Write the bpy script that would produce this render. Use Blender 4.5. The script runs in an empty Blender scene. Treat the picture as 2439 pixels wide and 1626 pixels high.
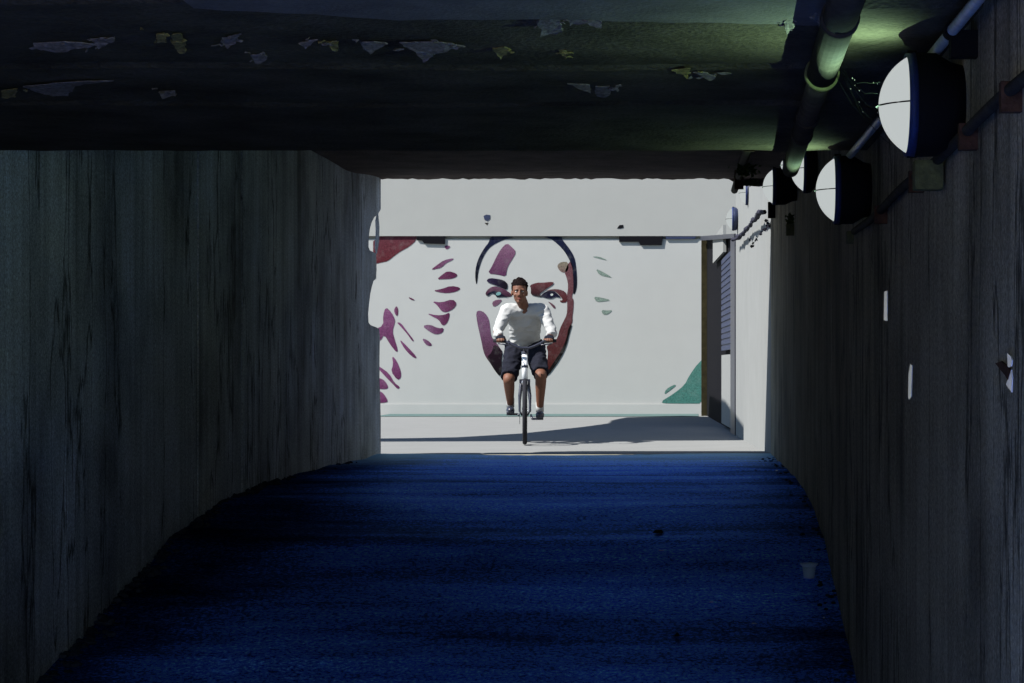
import bpy, bmesh, math, random
from mathutils import Vector, Matrix, noise as mnoise
random.seed(7)
S = bpy.context.scene
COL = S.collection
F = 5185.0; VX = 1649.0; VY = 871.0; EYE = 0.80      # focal length and vanishing point in photo pixels, eye height

def at(sx, sy, d):
    """photo pixel + distance along the tunnel -> point in the world (metres)"""
    return Vector(((sx - VX) * d / F, d, EYE + (VY - sy) * d / F))

# ------------------------------------------------------------------ materials
def mat(name, base=(.3, .3, .3), rough=.8, spec=.3, metal=0, emit=None, estr=1):
    m = bpy.data.materials.new(name); m.use_nodes = True
    b = m.node_tree.nodes['Principled BSDF']
    b.inputs['Base Color'].default_value = (*base, 1)
    b.inputs['Roughness'].default_value = rough
    b.inputs['Specular IOR Level'].default_value = spec
    b.inputs['Metallic'].default_value = metal
    if emit:
        b.inputs['Emission Color'].default_value = (*emit, 1)
        b.inputs['Emission Strength'].default_value = estr
    return m

class NG:
    def __init__(s, m): s.t = m.node_tree; s.n = s.t.nodes; s.b = s.n['Principled BSDF'] if 'Principled BSDF' in s.n else None
    def add(s, typ, **kw):
        n = s.n.new(typ)
        for k, v in kw.items():
            if k.startswith('i_'):
                key = k[2:].replace('_', ' ')
                n.inputs[int(key) if key.isdigit() else key].default_value = v
            else: setattr(n, k, v)
        return n
    def link(s, a, b): s.t.links.new(a, b)
    def coords(s, scale=(1, 1, 1)):
        c = s.add('ShaderNodeTexCoord'); mp = s.add('ShaderNodeMapping'); mp.inputs['Scale'].default_value = scale
        s.link(c.outputs['Object'], mp.inputs[0]); return mp.outputs[0]
    def noise(s, vec, scale, detail=4, rough=.55, dist=0):
        n = s.add('ShaderNodeTexNoise'); n.inputs['Scale'].default_value = scale
        n.inputs['Detail'].default_value = detail; n.inputs['Roughness'].default_value = rough; n.inputs['Distortion'].default_value = dist
        s.link(vec, n.inputs['Vector']); return n.outputs['Fac']
    def ramp(s, fac, stops):
        r = s.add('ShaderNodeValToRGB'); e = r.color_ramp.elements
        while len(e) < len(stops): e.new(.5)
        for x, (p, c) in zip(e, stops):
            x.position = p; x.color = (*c, 1) if isinstance(c, tuple) else (c, c, c, 1)
        s.link(fac, r.inputs[0]); return r.outputs[0]
    def mul(s, a, b, fac=1, mode='MULTIPLY'):
        m = s.add('ShaderNodeMixRGB', blend_type=mode); m.inputs[0].default_value = fac
        for k, v in ((1, a), (2, b)):
            if isinstance(v, tuple): m.inputs[k].default_value = (*v, 1)
            else: s.link(v, m.inputs[k])
        return m.outputs[0]
    def mix(s, fac, a, b):
        m = s.add('ShaderNodeMixRGB')
        s.link(fac, m.inputs[0])
        for k, v in ((1, a), (2, b)):
            if isinstance(v, tuple): m.inputs[k].default_value = (*v, 1)
            else: s.link(v, m.inputs[k])
        return m.outputs[0]
    def bump(s, h, strength=.3, dist=.01, nrm=None):
        b = s.add('ShaderNodeBump'); b.inputs['Strength'].default_value = strength; b.inputs['Distance'].default_value = dist
        s.link(h, b.inputs['Height'])
        if nrm: s.link(nrm, b.inputs['Normal'])
        return b.outputs[0]

def rough_mat(name, base, var=.25, scale=8, rough=.85, spec=.2, bump=.3, bdist=.01, fine=90):
    m = mat(name, base, rough, spec); g = NG(m); v = g.coords()
    a = g.ramp(g.noise(v, scale, 6), [(.3, 1 - var), (.7, 1 + var * .6)])
    f = g.noise(v, fine, 3)
    c = g.mul(base, a); c = g.mul(c, g.ramp(f, [(.3, 1 - var * .5), (.7, 1 + var * .4)]))
    g.link(c, g.b.inputs['Base Color']); g.link(g.bump(f, bump, bdist), g.b.inputs['Normal'])
    return m

def streaked_concrete(name, base, tint, dark=.35, k=1.0):
    m = mat(name, base, .9, .12); g = NG(m)
    sv = g.coords((1, 3.2, .16)); fv = g.coords((1, 15, .5)); ov = g.coords()
    st = g.noise(sv, 1.0, 5, .6); fs = g.noise(fv, 1.0, 4, .6)
    col = g.mix(g.noise(g.coords((1, .5, .7)), 1.0, 3), base, tint)
    col = g.mul(col, g.ramp(st, [(.28, dark), (.40, .8), (.52, 1.0), (.72, 1 + .25 * k)]))
    col = g.mul(col, g.ramp(fs, [(.3, 1 - .22 * k), (.7, 1 + .18 * k)]))
    gr = g.noise(ov, 75, 6, .85, .6)
    col = g.mul(col, g.ramp(gr, [(.32, .25), (.5, .95), (.68, 1.9)]))
    bl = g.noise(g.coords((1, 1.1, .8)), 1.3, 4, .6); col = g.mul(col, g.ramp(bl, [(.32, .45), (.52, 1.0), (.7, 1.35)]))
    # thin wandering cracks: contour lines of a stretched noise
    cn = g.noise(g.coords((1, .9, .13)), 1.0, 6, .6)
    d = g.add('ShaderNodeMath', operation='SUBTRACT'); d.inputs[1].default_value = .5; g.link(cn, d.inputs[0])
    ab = g.add('ShaderNodeMath', operation='ABSOLUTE'); g.link(d.outputs[0], ab.inputs[0])
    cr = g.ramp(ab.outputs[0], [(.0, .15), (.0025, .4), (.006, 1.0)])
    col = g.mul(col, cr)
    g.link(col, g.b.inputs['Base Color'])
    n = g.bump(st, .25, .012); n = g.bump(fs, .25, .005, n); n = g.bump(gr, .35, .004, n); n = g.bump(cr, .4, .01, n)
    g.link(n, g.b.inputs['Normal'])
    return m

def floor_mat():
    m = bpy.data.materials.new('damp_asphalt'); m.use_nodes = True
    g = NG(m); g.n.remove(g.b); out = g.n['Material Output']
    big = g.noise(g.coords((.30, 1.7, 1)), 1.0, 6, .68)
    mid = g.noise(g.coords((1, 3.0, 1)), 1.6, 5, .65)
    grit = g.noise(g.coords(), 55, 3, .7); fine = g.noise(g.coords(), 170, 2)
    col = g.mul((.08, .24, .98), g.ramp(big, [(.36, .20), (.48, .95), (.62, 2.3)]))  # blue of the skylight put into the asphalt colour
    col = g.mul(col, g.ramp(mid, [(.3, .55), (.7, 1.35)]))
    col = g.mul(col, g.ramp(grit, [(.38, .30), (.53, 1.1), (.66, 3.4)]))
    col = g.mul(col, g.ramp(fine, [(.3, .5), (.7, 1.5)]))
    gl_ = g.noise(g.coords((1, .6, 1)), 24, 2, .6); col = g.mix(g.ramp(gl_, [(.60, 0.0), (.72, .55)]), col, (.22, .42, .95))   # lighter specks painted in as glints on the grit
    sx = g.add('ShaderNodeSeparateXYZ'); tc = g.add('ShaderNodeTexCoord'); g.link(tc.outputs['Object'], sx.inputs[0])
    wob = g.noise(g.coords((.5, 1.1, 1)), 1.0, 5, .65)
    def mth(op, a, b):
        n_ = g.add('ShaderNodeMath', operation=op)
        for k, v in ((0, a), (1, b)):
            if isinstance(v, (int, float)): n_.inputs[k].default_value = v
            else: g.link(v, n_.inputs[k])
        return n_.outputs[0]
    off = mth('ABSOLUTE', mth('ADD', sx.outputs[0], .72), 0)            # distance from the middle of the path
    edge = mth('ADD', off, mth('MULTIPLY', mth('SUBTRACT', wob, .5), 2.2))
    edge_shade = g.ramp(mth('MULTIPLY', edge, .5), [(.50, 1.0), (.88, .16)])   # shade along both sides, darkened into the colour
    col = g.mul(col, edge_shade)
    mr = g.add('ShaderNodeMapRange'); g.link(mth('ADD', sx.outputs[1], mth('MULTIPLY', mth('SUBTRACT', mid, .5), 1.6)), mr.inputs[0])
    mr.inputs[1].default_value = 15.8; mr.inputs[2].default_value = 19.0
    col = g.mix(mr.outputs[0], col, (.20, .36, .42))                     # sheen near the exit, painted in as a paler colour
    n = g.bump(grit, .8, .012); n = g.bump(fine, .5, .004, n); n = g.bump(mid, .5, .02, n)
    df = g.add('ShaderNodeBsdfDiffuse'); gl = g.add('ShaderNodeBsdfGlossy'); gl.inputs['Roughness'].default_value = .42
    g.link(col, df.inputs[0]); g.link(n, df.inputs['Normal']); g.link(n, gl.inputs['Normal'])
    gc = g.mul((.20, .44, 1.25), g.ramp(grit, [(.35, .3), (.65, 1.4)])); gc = g.mul(gc, g.ramp(big, [(.32, .4), (.68, 1.5)])); gc = g.mul(gc, edge_shade); gc = g.mix(mr.outputs[0], gc, (.42, .62, .72)); g.link(gc, gl.inputs[0])  # side shade and exit sheen tint the gloss colour too
    mx = g.add('ShaderNodeMixShader'); mx.inputs[0].default_value = .45
    g.link(df.outputs[0], mx.inputs[1]); g.link(gl.outputs[0], mx.inputs[2]); g.link(mx.outputs[0], out.inputs[0])
    return m

def vcol_mat(name, rough=.85):
    m = mat(name, (.5, .5, .5), rough, .1); g = NG(m)
    a = g.add('ShaderNodeVertexColor'); a.layer_name = 'Col'
    gr = g.noise(g.coords(), 46, 4, .8)
    c = g.mul(a.outputs[0], g.ramp(gr, [(.34, .55), (.5, 1.0), (.66, 1.3)])); wr = g.ramp(g.noise(g.coords(), 7, 5, .7), [(.50, 0.0), (.72, .12)]); c = g.mix(wr, c, (.298, .302, .286)); g.link(c, g.b.inputs['Base Color'])
    return m

M = {}
M['wall_l'] = streaked_concrete('left_wall_concrete', (.38, .47, .68), (.46, .46, .34), .28)
M['wall_r'] = streaked_concrete('right_wall_concrete', (.33, .29, .215), (.25, .215, .145), .14, .9)
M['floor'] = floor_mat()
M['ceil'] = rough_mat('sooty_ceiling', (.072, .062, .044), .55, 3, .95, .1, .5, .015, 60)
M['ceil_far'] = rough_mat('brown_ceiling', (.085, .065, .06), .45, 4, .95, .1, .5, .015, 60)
M['flake'] = rough_mat('peeling_paint', (.17, .15, .135), .5, 70, .8, .2)
M['flake_y'] = rough_mat('yellowed_paint', (.20, .17, .065), .5, 70, .8, .2)
M['pale'] = rough_mat('pale_paving', (.183, .187, .183), .05, 2, .9, .1, .1, .003)
M['forecourt'] = rough_mat('forecourt_paving', (.55, .50, .42), .1, 2, .9, .1)
M['mural'] = rough_mat('whitewashed_wall', (.350, .355, .340), .02, 3, .9, .1, .05, .002)
M['fascia'] = rough_mat('pale_beam_concrete', (.298, .302, .286), .02, 3, .9, .1, .05, .002)
M['wing'] = rough_mat('sunlit_concrete', (.212, .219, .214), .05, 3, .9, .1, .1, .003)
M['paint'] = vcol_mat('mural_paint')
M['black'] = mat('black_plastic', (.005, .005, .006), .8, .1)
M['void'] = mat('dark_opening', (.006, .006, .008), .9, .05)
M['navy'] = rough_mat('navy_metal', (.014, .022, .06), .3, 30, .5, .4)
M['olive'] = rough_mat('weathered_post', (.026, .022, .010), .35, 12, .9, .1)
M['pipe'] = rough_mat('grimy_pipe', (.036, .032, .026), .5, 14, .9, .12)
M['steel'] = rough_mat('galvanised_conduit', (.45, .48, .5), .25, 25, .35, .5)
M['rust'] = rough_mat('rusty_bracket', (.07, .035, .022), .4, 40, .9, .1)
M['box'] = rough_mat('mouldy_box', (.10, .105, .045), .35, 30, .8, .2)
M['ring'] = rough_mat('lens_edge_glow', (.012, .025, .10), .2, 30, .6, .3)  # blue glow at the lens edge, given as a ring colour
M['lens'] = mat('lit_lens', (0, 0, 0), .6, 0, 0, (.41, .44, .44), .54)
M['sticker'] = mat('glossy_white_tape', (.92, .88, .91), .16, 1.0)
M['cup'] = mat('milky_plastic', (.8, .9, 1.0), .25, .6); g_ = NG(M['cup']); tr = g_.add('ShaderNodeBsdfTranslucent'); tr.inputs[0].default_value = (.75, .9, 1, 1)
mx_ = g_.add('ShaderNodeMixShader'); mx_.inputs[0].default_value = .6; g_.link(g_.b.outputs[0], mx_.inputs[1]); g_.link(tr.outputs[0], mx_.inputs[2]); g_.link(mx_.outputs[0], g_.n['Material Output'].inputs[0])
M['moss'] = rough_mat('moss', (.05, .085, .03), .4, 40, .95, .05)
M['vine'] = rough_mat('dead_vine', (.03, .03, .045), .4, 40, .9, .1)
M['web'] = mat('dusty_cobweb', (.010, .012, .010), .9, .0)
M['skin'] = rough_mat('tanned_skin', (.13, .055, .032), .12, 20, .6, .3, .1, .002)
M['shirt'] = rough_mat('white_cotton', (.36, .365, .36), .04, 10, .9, .1, .2, .004)
M['shorts'] = rough_mat('black_cloth', (.010, .011, .018), .3, 20, .9, .1, .3, .004)
M['hair'] = rough_mat('dark_hair', (.008, .005, .005), .4, 90, .95, .05, .6, .004)
M['tyre'] = rough_mat('black_rubber', (.012, .012, .016), .3, 60, .8, .2)
M['frame_w'] = mat('white_bike_paint', (.75, .77, .78), .35, .5)
M['frame_d'] = mat('dark_bike_paint', (.02, .022, .035), .35, .5)
M['chrome'] = mat('dull_alloy', (.5, .5, .52), .35, .5, 1)
M['lip'] = mat('lip', (.20, .06, .05), .6, .3)
M['eyew'] = mat('eye_white', (.7, .7, .7), .3, .5)
M['stone'] = rough_mat('grit', (.035, .045, .07), .4, 30, .95, .1)
M['litter'] = mat('pale_litter', (.8, .85, .95), .2, .9)
M['leafd'] = mat('dead_leaf', (.012, .012, .016), .9, .1)
M['plinth'] = rough_mat('plinth_concrete', (.350, .355, .340), .03, 3, .9, .1, .05, .002)
M['teal'] = rough_mat('teal_strip', (.075, .12, .115), .15, 6, .9, .1)

# ------------------------------------------------------------------ object helpers
ORG = {}
Y0 = 1.6                                           # near end of the underpass, behind the viewer
def obj(name, bm, m, parent=None, smooth=False, origin=None):
    """link a bmesh given in world metres as ONE object; the origin goes to its base"""
    bmesh.ops.recalc_face_normals(bm, faces=bm.faces)
    me = bpy.data.meshes.new(name)
    if parent: org = ORG[parent.name]
    elif origin is not None: org = Vector(origin)
    else:
        xs = [v.co for v in bm.verts]
        org = Vector(((min(c.x for c in xs) + max(c.x for c in xs)) / 2, (min(c.y for c in xs) + max(c.y for c in xs)) / 2, min(c.z for c in xs)))
    bm.transform(Matrix.Translation(-org)); bm.to_mesh(me); bm.free()
    for x in (m if isinstance(m, (list, tuple)) else [m]): me.materials.append(x)
    if smooth:
        for p in me.polygons: p.use_smooth = True
    o = bpy.data.objects.new(name, me); COL.objects.link(o)
    if parent: o.parent = parent
    else: o.location = org
    ORG[o.name] = org
    return o
def tag(o, label=None, cat=None, group=None, kind=None):
    if label: o['label'] = label
    if cat: o['category'] = cat
    if group: o['group'] = group
    if kind: o['kind'] = kind
    return o
def thing(name, loc, label, cat, group=None):
    o = bpy.data.objects.new(name, None); COL.objects.link(o); o.location = loc; o.empty_display_size = .1
    ORG[o.name] = Vector(loc); return tag(o, label, cat, group)

def box(bm, x0, x1, y0, y1, z0, z1):
    vs = [bm.verts.new((x, y, z)) for x in (x0, x1) for y in (y0, y1) for z in (z0, z1)]
    for f in ((0, 1, 3, 2), (4, 6, 7, 5), (0, 4, 5, 1), (2, 3, 7, 6), (0, 2, 6, 4), (1, 5, 7, 3)): bm.faces.new([vs[i] for i in f])
def prism(bm, pts, off):
    """closed polygon (list of Vectors) extruded along off"""
    off = Vector(off); a = [bm.verts.new(p) for p in pts]; b = [bm.verts.new(Vector(p) + off) for p in pts]; n = len(pts)
    bm.faces.new(a); bm.faces.new(b[::-1])
    for i in range(n): bm.faces.new((a[i], b[i], b[(i + 1) % n], a[(i + 1) % n]))
def tube(bm, pts, r, seg=10, cap=True):
    pts = [Vector(p) for p in pts]; n = len(pts); rs = r if isinstance(r, (list, tuple)) else [r] * n; rings = []
    for i, p in enumerate(pts):
        t = (pts[min(i + 1, n - 1)] - pts[max(i - 1, 0)]).normalized()
        u = t.cross(Vector((0, 0, 1)));
        if u.length < 1e-3: u = t.cross(Vector((0, 1, 0)))
        u.normalize(); w = t.cross(u)
        rings.append([bm.verts.new(p + (u * math.cos(k * 2 * math.pi / seg) + w * math.sin(k * 2 * math.pi / seg)) * rs[i]) for k in range(seg)])
    for i in range(n - 1):
        for k in range(seg): bm.faces.new((rings[i][k], rings[i][(k + 1) % seg], rings[i + 1][(k + 1) % seg], rings[i + 1][k]))
    if cap: bm.faces.new(rings[0]); bm.faces.new(rings[-1][::-1])
def ball(bm, c, r, sc=(1, 1, 1), seg=12):
    mt = Matrix.Translation(c) @ Matrix.Diagonal((*sc, 1))
    bmesh.ops.create_uvsphere(bm, u_segments=seg, v_segments=max(6, seg // 2 + 2), radius=r, matrix=mt)
def lathe(bm, c, axis, prof, seg=28):
    """profile [(along axis, radius)] turned round axis through c"""
    axis = Vector(axis).normalized(); u = axis.cross(Vector((0, 0, 1)))
    if u.length < 1e-3: u = Vector((1, 0, 0))
    u.normalize(); w = axis.cross(u); c = Vector(c); rings = []
    for a, r in prof:
        if r < 1e-5: rings.append([bm.verts.new(c + axis * a)])
        else: rings.append([bm.verts.new(c + axis * a + (u * math.cos(k * 2 * math.pi / seg) + w * math.sin(k * 2 * math.pi / seg)) * r) for k in range(seg)])
    for p, q in zip(rings, rings[1:]):
        for k in range(seg):
            k2 = (k + 1) % seg
            if len(p) == 1 and len(q) == 1: continue
            if len(p) == 1: bm.faces.new((p[0], q[k], q[k2]))
            elif len(q) == 1: bm.faces.new((p[k], p[k2], q[0]))
            else: bm.faces.new((p[k], p[k2], q[k2], q[k]))
def grid(bm, xs, ys, zf):
    g = [[bm.verts.new((x, y, zf(x, y))) for x in xs] for y in ys]
    for j in range(len(ys) - 1):
        for i in range(len(xs) - 1): bm.faces.new((g[j][i], g[j][i + 1], g[j + 1][i + 1], g[j + 1][i]))
def lin(a, b, n): return [a + (b - a) * i / n for i in range(n + 1)]
def interp(tab, x):
    if x <= tab[0][0]: return tab[0][1]
    for (a, u), (b, v) in zip(tab, tab[1:]):
        if x <= b: t = (x - a) / (b - a); t = t * t * (3 - 2 * t) * .5 + t * .5; return u + (v - u) * t
    return tab[-1][1]

# ------------------------------------------------------------------ ground and tunnel
XL, XR, DM = -2.70, 0.68, 18.9
FLOOR = [(-30, -.82), (6.2, -.82), (7.6, -.70), (8.9, -.52), (9.44, -.427), (10.55, -.234), (11.34, -.085), (12.6, .02), (13.9, .058), (16, .052), (18.9, .035), (21, .0)]
def fz(y): return interp(FLOOR, y)
bm = bmesh.new()
rr = random.Random(3)
bump = {}
def hz(x, y): return fz(y) + .006 * math.sin(x * 2.1 + 1.3 * math.sin(y * 1.7)) + .005 * math.sin(y * 5.3 + x * .8) + rr.uniform(-.0015, .0015)
grid(bm, lin(XL - .4, XR + .4, 60), lin(-2.5, 4, 30) + lin(4.1, DM, 260), hz)
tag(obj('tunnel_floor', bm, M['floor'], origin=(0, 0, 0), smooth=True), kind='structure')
bm = bmesh.new()
grid(bm, [-80, -40, -20, -12, -8, -6, -5, -4, -3, -2.7, -2, -1, 0, .68, 2, 5, 20, 60], [DM - .02] + lin(19.2, 21.6, 8) + [23, 25, 30, 36, 60, 120], lambda x, y: fz(y) - (.004 if y < DM else 0))
tag(obj('ground', bm, M['pale'], origin=(0, 0, 0)), kind='structure')

bm = bmesh.new(); grid(bm, [-60, -10, -3.1, XL - .4, 0, XR + .4, 3, 10, 60], [-80, -40, -20, -8, -2.5], lambda x, y: -.83)
tag(obj('forecourt', bm, M['forecourt'], origin=(0, -10, -.83)), kind='structure')
# left tunnel wall with its broken end
def onwall(sx, sy, X):
    d = X * F / (sx - VX); return Vector((X, d, EYE + (VY - sy) * d / F))
edge = [(907, 430), (907, 498), (899, 512), (892, 516), (885, 530), (881, 545), (878, 570), (878, 588), (881, 596), (887, 599), (896, 601), (897, 640), (896, 664), (890, 668), (886, 682), (882, 700), (879, 725), (877, 748), (878, 768), (883, 774), (891, 777), (898, 780), (903, 784), (905, 800), (904, 850), (904, 900), (906, 960), (907, 1000), (907, 1076)]
rows = [(2.75, DM - .03)] + [(lambda v: (v.z, v.y))(onwall(x, y, XL)) for x, y in edge] + [(-.3, DM - .03)]
for k in range(1, len(rows)):
    if rows[k][0] > rows[k - 1][0] - .003: rows[k] = (rows[k - 1][0] - .003, rows[k][1])
bm = bmesh.new(); L0 = []
for z, y in rows: L0.append([bm.verts.new((x_, y_, z)) for x_ in (XL, XL - .3) for y_ in (Y0, 17.0, y)])
low_ = [bm.verts.new((x_, y_, -1.1)) for x_ in (XL, XL - .3) for y_ in (Y0, 17.0, DM - .03)]; L0.append(low_)
for a, b in zip(L0, L0[1:]):
    for k in (0, 1): bm.faces.new((a[k], a[k + 1], b[k + 1], b[k])); bm.faces.new((a[k + 3], b[k + 3], b[k + 4], a[k + 4]))
    bm.faces.new((a[2], a[5], b[5], b[2])); bm.faces.new((a[0], b[0], b[3], a[3]))
lw = tag(obj('tunnel_wall', bm, M['wall_l'], origin=(XL, 18.87, 0)), 'long grey-green concrete wall with vertical streaks and a broken far end, left of the underpass', 'wall')
bm = bmesh.new(); prism(bm, [onwall(x, y, XL - .02) for x, y in ((901, 508), (904, 540), (903, 575), (898, 604), (896, 590), (898, 550), (897, 525))], (-.012, 0, 0))
obj('loose_flake', bm, M['wall_l'], lw)
for g0, g1, w in ((470, 474, .02), (575, 579, .02)):   # formwork joints stand as shallow ribs
    d0 = XL * F / (g0 - VX); bm = bmesh.new(); box(bm, XL - .02, XL + .006, d0, d0 + w, -.9, 2.6); obj('formwork_joint', bm, M['wall_l'], lw)
bm = bmesh.new(); box(bm, XR, XR + .30, Y0, DM - .3, -1.1, 2.75)
v = [Vector((XR, DM - .3, -1.1)), Vector((XR, DM - .3, 2.75))] + [Vector((XR, DM - .02 + random.uniform(-.06, .05), z)) for z in (2.75, 2.3, 2.0, 1.75, 1.5, 1.2, .9, .7, .45, .25, .12, 0)] + [Vector((XR, DM + .05, -.5))]
prism(bm, v, (.299, 0, 0))
rw = tag(obj('tunnel_wall', bm, M['wall_r'], origin=(XR, 14, 0)), 'dark brown-grey concrete wall carrying the lamps and pipes, right of the underpass', 'wall')

# near, lower ceiling slab: a sooty soffit with joint lines and peeling paint
DE, HC = 8.49, .84
ZC = EYE + HC
bm = bmesh.new()
xs = lin(XL - .3, XR + .3, 60); ys = [2.8, 3.4] + lin(4.1, DE, 70)
rr = random.Random(5)
def cz(x, y):
    z = ZC + .004 * math.sin(3 * x + 2 * y) + rr.uniform(-.0015, .0015)
    if y > DE - .001: z = ZC + rr.uniform(-.003, .002)
    for dj in (5.02, 6.12, 7.0):
        if abs(y - dj - .02 * math.sin(x * 1.3)) < .035: z += .018
    return z
grid(bm, xs, ys, cz)
low = [f for f in bm.faces]
top = bmesh.new()
n0 = len(bm.verts)
box(bm, XL - .3, XR + .3, 2.8, DE - .004, ZC + .05, 2.76)
# close the gap between soffit and block along the far edge
fe = sorted([v for v in bm.verts if abs(v.co.y - DE) < 1e-4], key=lambda v: v.co.x)
up = [bm.verts.new((v.co.x, DE, ZC + .3)) for v in fe]
for i in range(len(fe) - 1): bm.faces.new((fe[i], fe[i + 1], up[i + 1], up[i]))
top.free()
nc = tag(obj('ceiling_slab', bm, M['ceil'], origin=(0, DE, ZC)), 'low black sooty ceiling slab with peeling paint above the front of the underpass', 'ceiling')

def flake(pts_src, name='paint_flake', m='flake', droop=.012, parent=None, h=HC, dd=0):
    """a thin curl of paint just under the soffit, outline given where it lies"""
    bm = bmesh.new(); P = []
    for sx, sy in pts_src:
        d = h * F / (VY - sy); P.append(Vector(((sx - VX) * d / F, d, EYE + h - .006)))
    out = []
    for a, b in zip(P, P[1:] + P[:1]):
        L_ = (b - a).length; k_ = max(2, min(7, int(L_ / .012)))
        for t in range(k_): out.append(a.lerp(b, t / k_) + (Vector((random.uniform(-.16, .16), random.uniform(-.22, .22), 0)) * L_ / k_ * 1.5 if t else Vector()))
    P = out
    mid_ = sum(P, Vector()) / len(P); P = [mid_ + (p - mid_) * .8 for p in P]
    ym = sum(p.y for p in P) / len(P); sp = max(abs(p.y - ym) for p in P) + 1e-4
    for p in P: p.z -= droop * max(0, (p.y - ym) / sp + .4) * random.uniform(.7, 1.2)
    prism(bm, P, (0, 0, .003))
    cx = sum(p.x for p in P) / len(P); wx_ = max(abs(p.x - cx) for p in P)
    for _ in range(random.randint(2, 4)):
        c_ = Vector((cx + random.uniform(-1.5, 1.5) * wx_, ym + random.gauss(0, .05), EYE + h - .006)); n_ = random.randint(5, 9); s_ = random.uniform(.004, .014)
        prism(bm, [c_ + Vector((math.cos(k / n_ * 6.283) * s_ * random.uniform(.5, 1.6), math.sin(k / n_ * 6.283) * s_ * random.uniform(.3, 1.0), -random.uniform(0, .008))) for k in range(n_)], (0, 0, .002))
    obj(name, bm, M[m], parent or nc)
Ls = 1.037
def q(*pts): return [(x * Ls, y * Ls) for x, y in pts]
flake(q((1228, 32), (1285, 31), (1292, 40), (1300, 58), (1275, 64), (1234, 66)))
flake(q((1292, 36), (1340, 34), (1392, 40), (1390, 46), (1350, 41), (1300, 44)))
flake(q((1362, 194), (1404, 192), (1406, 204), (1396, 208), (1366, 207)))
flake(q((1295, 188), (1360, 190), (1362, 196), (1330, 193)))
flake(q((1405, 194), (1425, 190), (1420, 196)))
flake(q((390, 72), (415, 68), (430, 88), (428, 106), (405, 104), (392, 90)), m='flake_y')
flake(q((355, 74), (378, 70), (385, 80), (360, 82)), m='flake_y')
flake(q((500, 86), (560, 70), (545, 86), (520, 94)))
flake(q((60, 94), (150, 90), (250, 96), (140, 102), (70, 100)))
flake(q((30, 192), (120, 186), (200, 180), (290, 179), (180, 190), (160, 206), (120, 208), (70, 200)))
flake(q((0, 203), (45, 198), (40, 210), (0, 212)), m='flake_y')
flake(q((570, 122), (610, 118), (618, 126), (590, 132)))
flake(q((820, 92), (860, 90), (900, 94), (850, 104), (830, 100)))
flake(q((900, 92), (1000, 90), (1090, 98), (1000, 106), (930, 102)))
flake(q((950, 114), (990, 110), (1000, 118), (970, 124)))
flake(q((1125, 106), (1160, 102), (1180, 108), (1150, 118)), m='flake_y')
flake(q((1280, 110), (1302, 108), (1298, 118)), m='flake_y')
flake(q((1535, 156), (1590, 152), (1580, 164), (1570, 160)), m='flake_y')
flake(q((1585, 162), (1600, 160), (1650, 166), (1640, 170)))
flake(q((745, 90), (780, 94), (775, 104), (755, 98)), m='flake_y')
flake(q((680, 90), (735, 86), (700, 94)))
flake(q((200, 84), (262, 80), (270, 86), (225, 92)))
flake(q((360, 206), (405, 204), (408, 208), (370, 210)))
flake(q((1800, 30), (1830, 18), (1825, 50), (1806, 62)))
flake(q((1865, 20), (1885, 8), (1900, 30), (1880, 48)))
# paler band in the soffit close to the viewer
bm = bmesh.new(); P = [Vector((-1.15, 4.2, 0)), Vector((.34, 4.2, 0))]
for i in range(24): x = .34 - 1.5 * i / 23; P.append(Vector((x, 5.28 + .05 * math.sin(x * 3) - max(0, -x - .7) * .5 + random.uniform(-.012, .012), 0)))
for p in P: p.z = ZC - .008
prism(bm, P, (0, 0, .004)); obj('pale_band', bm, rough_mat('grey_band', (.115, .105, .10), .3, 6), nc)
# far, higher ceiling slab up to the mouth
PR = [(8.0, EYE + 1.53), (14, EYE + 1.53), (16.9, EYE + 1.525), (DM, EYE + 1.625)]
bm = bmesh.new(); rr = random.Random(8)
xs = lin(XL - .3, XR + .3, 90); ys = lin(DE + .004, DM - .05, 40) + [DM]
def fzc(x, y):
    z = interp(PR, y) + .004 * math.sin(5 * x) * math.sin(3 * y)
    if y == DM:
        z += rr.uniform(-.010, .006)
        if x > .30: z -= min(.055, (x - .30) * .45) + rr.uniform(0, .02)
    return z
grid(bm, xs, ys, fzc)
fe = sorted([v for v in bm.verts if abs(v.co.y - DM) < 1e-4], key=lambda v: v.co.x)
up = [bm.verts.new((v.co.x, DM, 2.66)) for v in fe]
bk = [bm.verts.new((v.co.x, DE + .004, 2.66)) for v in fe]
for i in range(len(fe) - 1):
    bm.faces.new((fe[i], fe[i + 1], up[i + 1], up[i])); bm.faces.new((up[i], up[i + 1], bk[i + 1], bk[i]))
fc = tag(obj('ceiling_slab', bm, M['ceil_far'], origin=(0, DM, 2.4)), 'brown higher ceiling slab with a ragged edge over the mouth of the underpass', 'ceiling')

# rubble along the foot of the left wall: nobody could count it
bm = bmesh.new(); rr = random.Random(11)
for i in range(420):
    y = rr.uniform(8.2, 17) if rr.random() < .8 else rr.uniform(8.2, 12); x = XL + abs(rr.gauss(0, .04))
    s = rr.uniform(.006, .028) * (1 if y < 14 else .6)
    bmesh.ops.create_icosphere(bm, subdivisions=1, radius=s, matrix=Matrix.Translation((x, y, fz(y) + s * .2)) @ Matrix.Rotation(rr.uniform(0, 6), 4, 'Z') @ Matrix.Diagonal((rr.uniform(.6, 1.5), rr.uniform(.7, 1.6), rr.uniform(.35, .9), 1)))
for i in range(160):
    y = rr.uniform(9, 18); x = XR - abs(rr.gauss(0, .05)); s = rr.uniform(.005, .016)
    bmesh.ops.create_icosphere(bm, subdivisions=1, radius=s, matrix=Matrix.Translation((x, y, fz(y) + s * .2)) @ Matrix.Diagonal((1, 1.3, .6, 1)))
tag(obj('gravel', bm, M['stone'], origin=(0, 0, 0)), kind='stuff', label='loose grit and crumbled concrete along the foot of the walls', cat='gravel')

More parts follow.
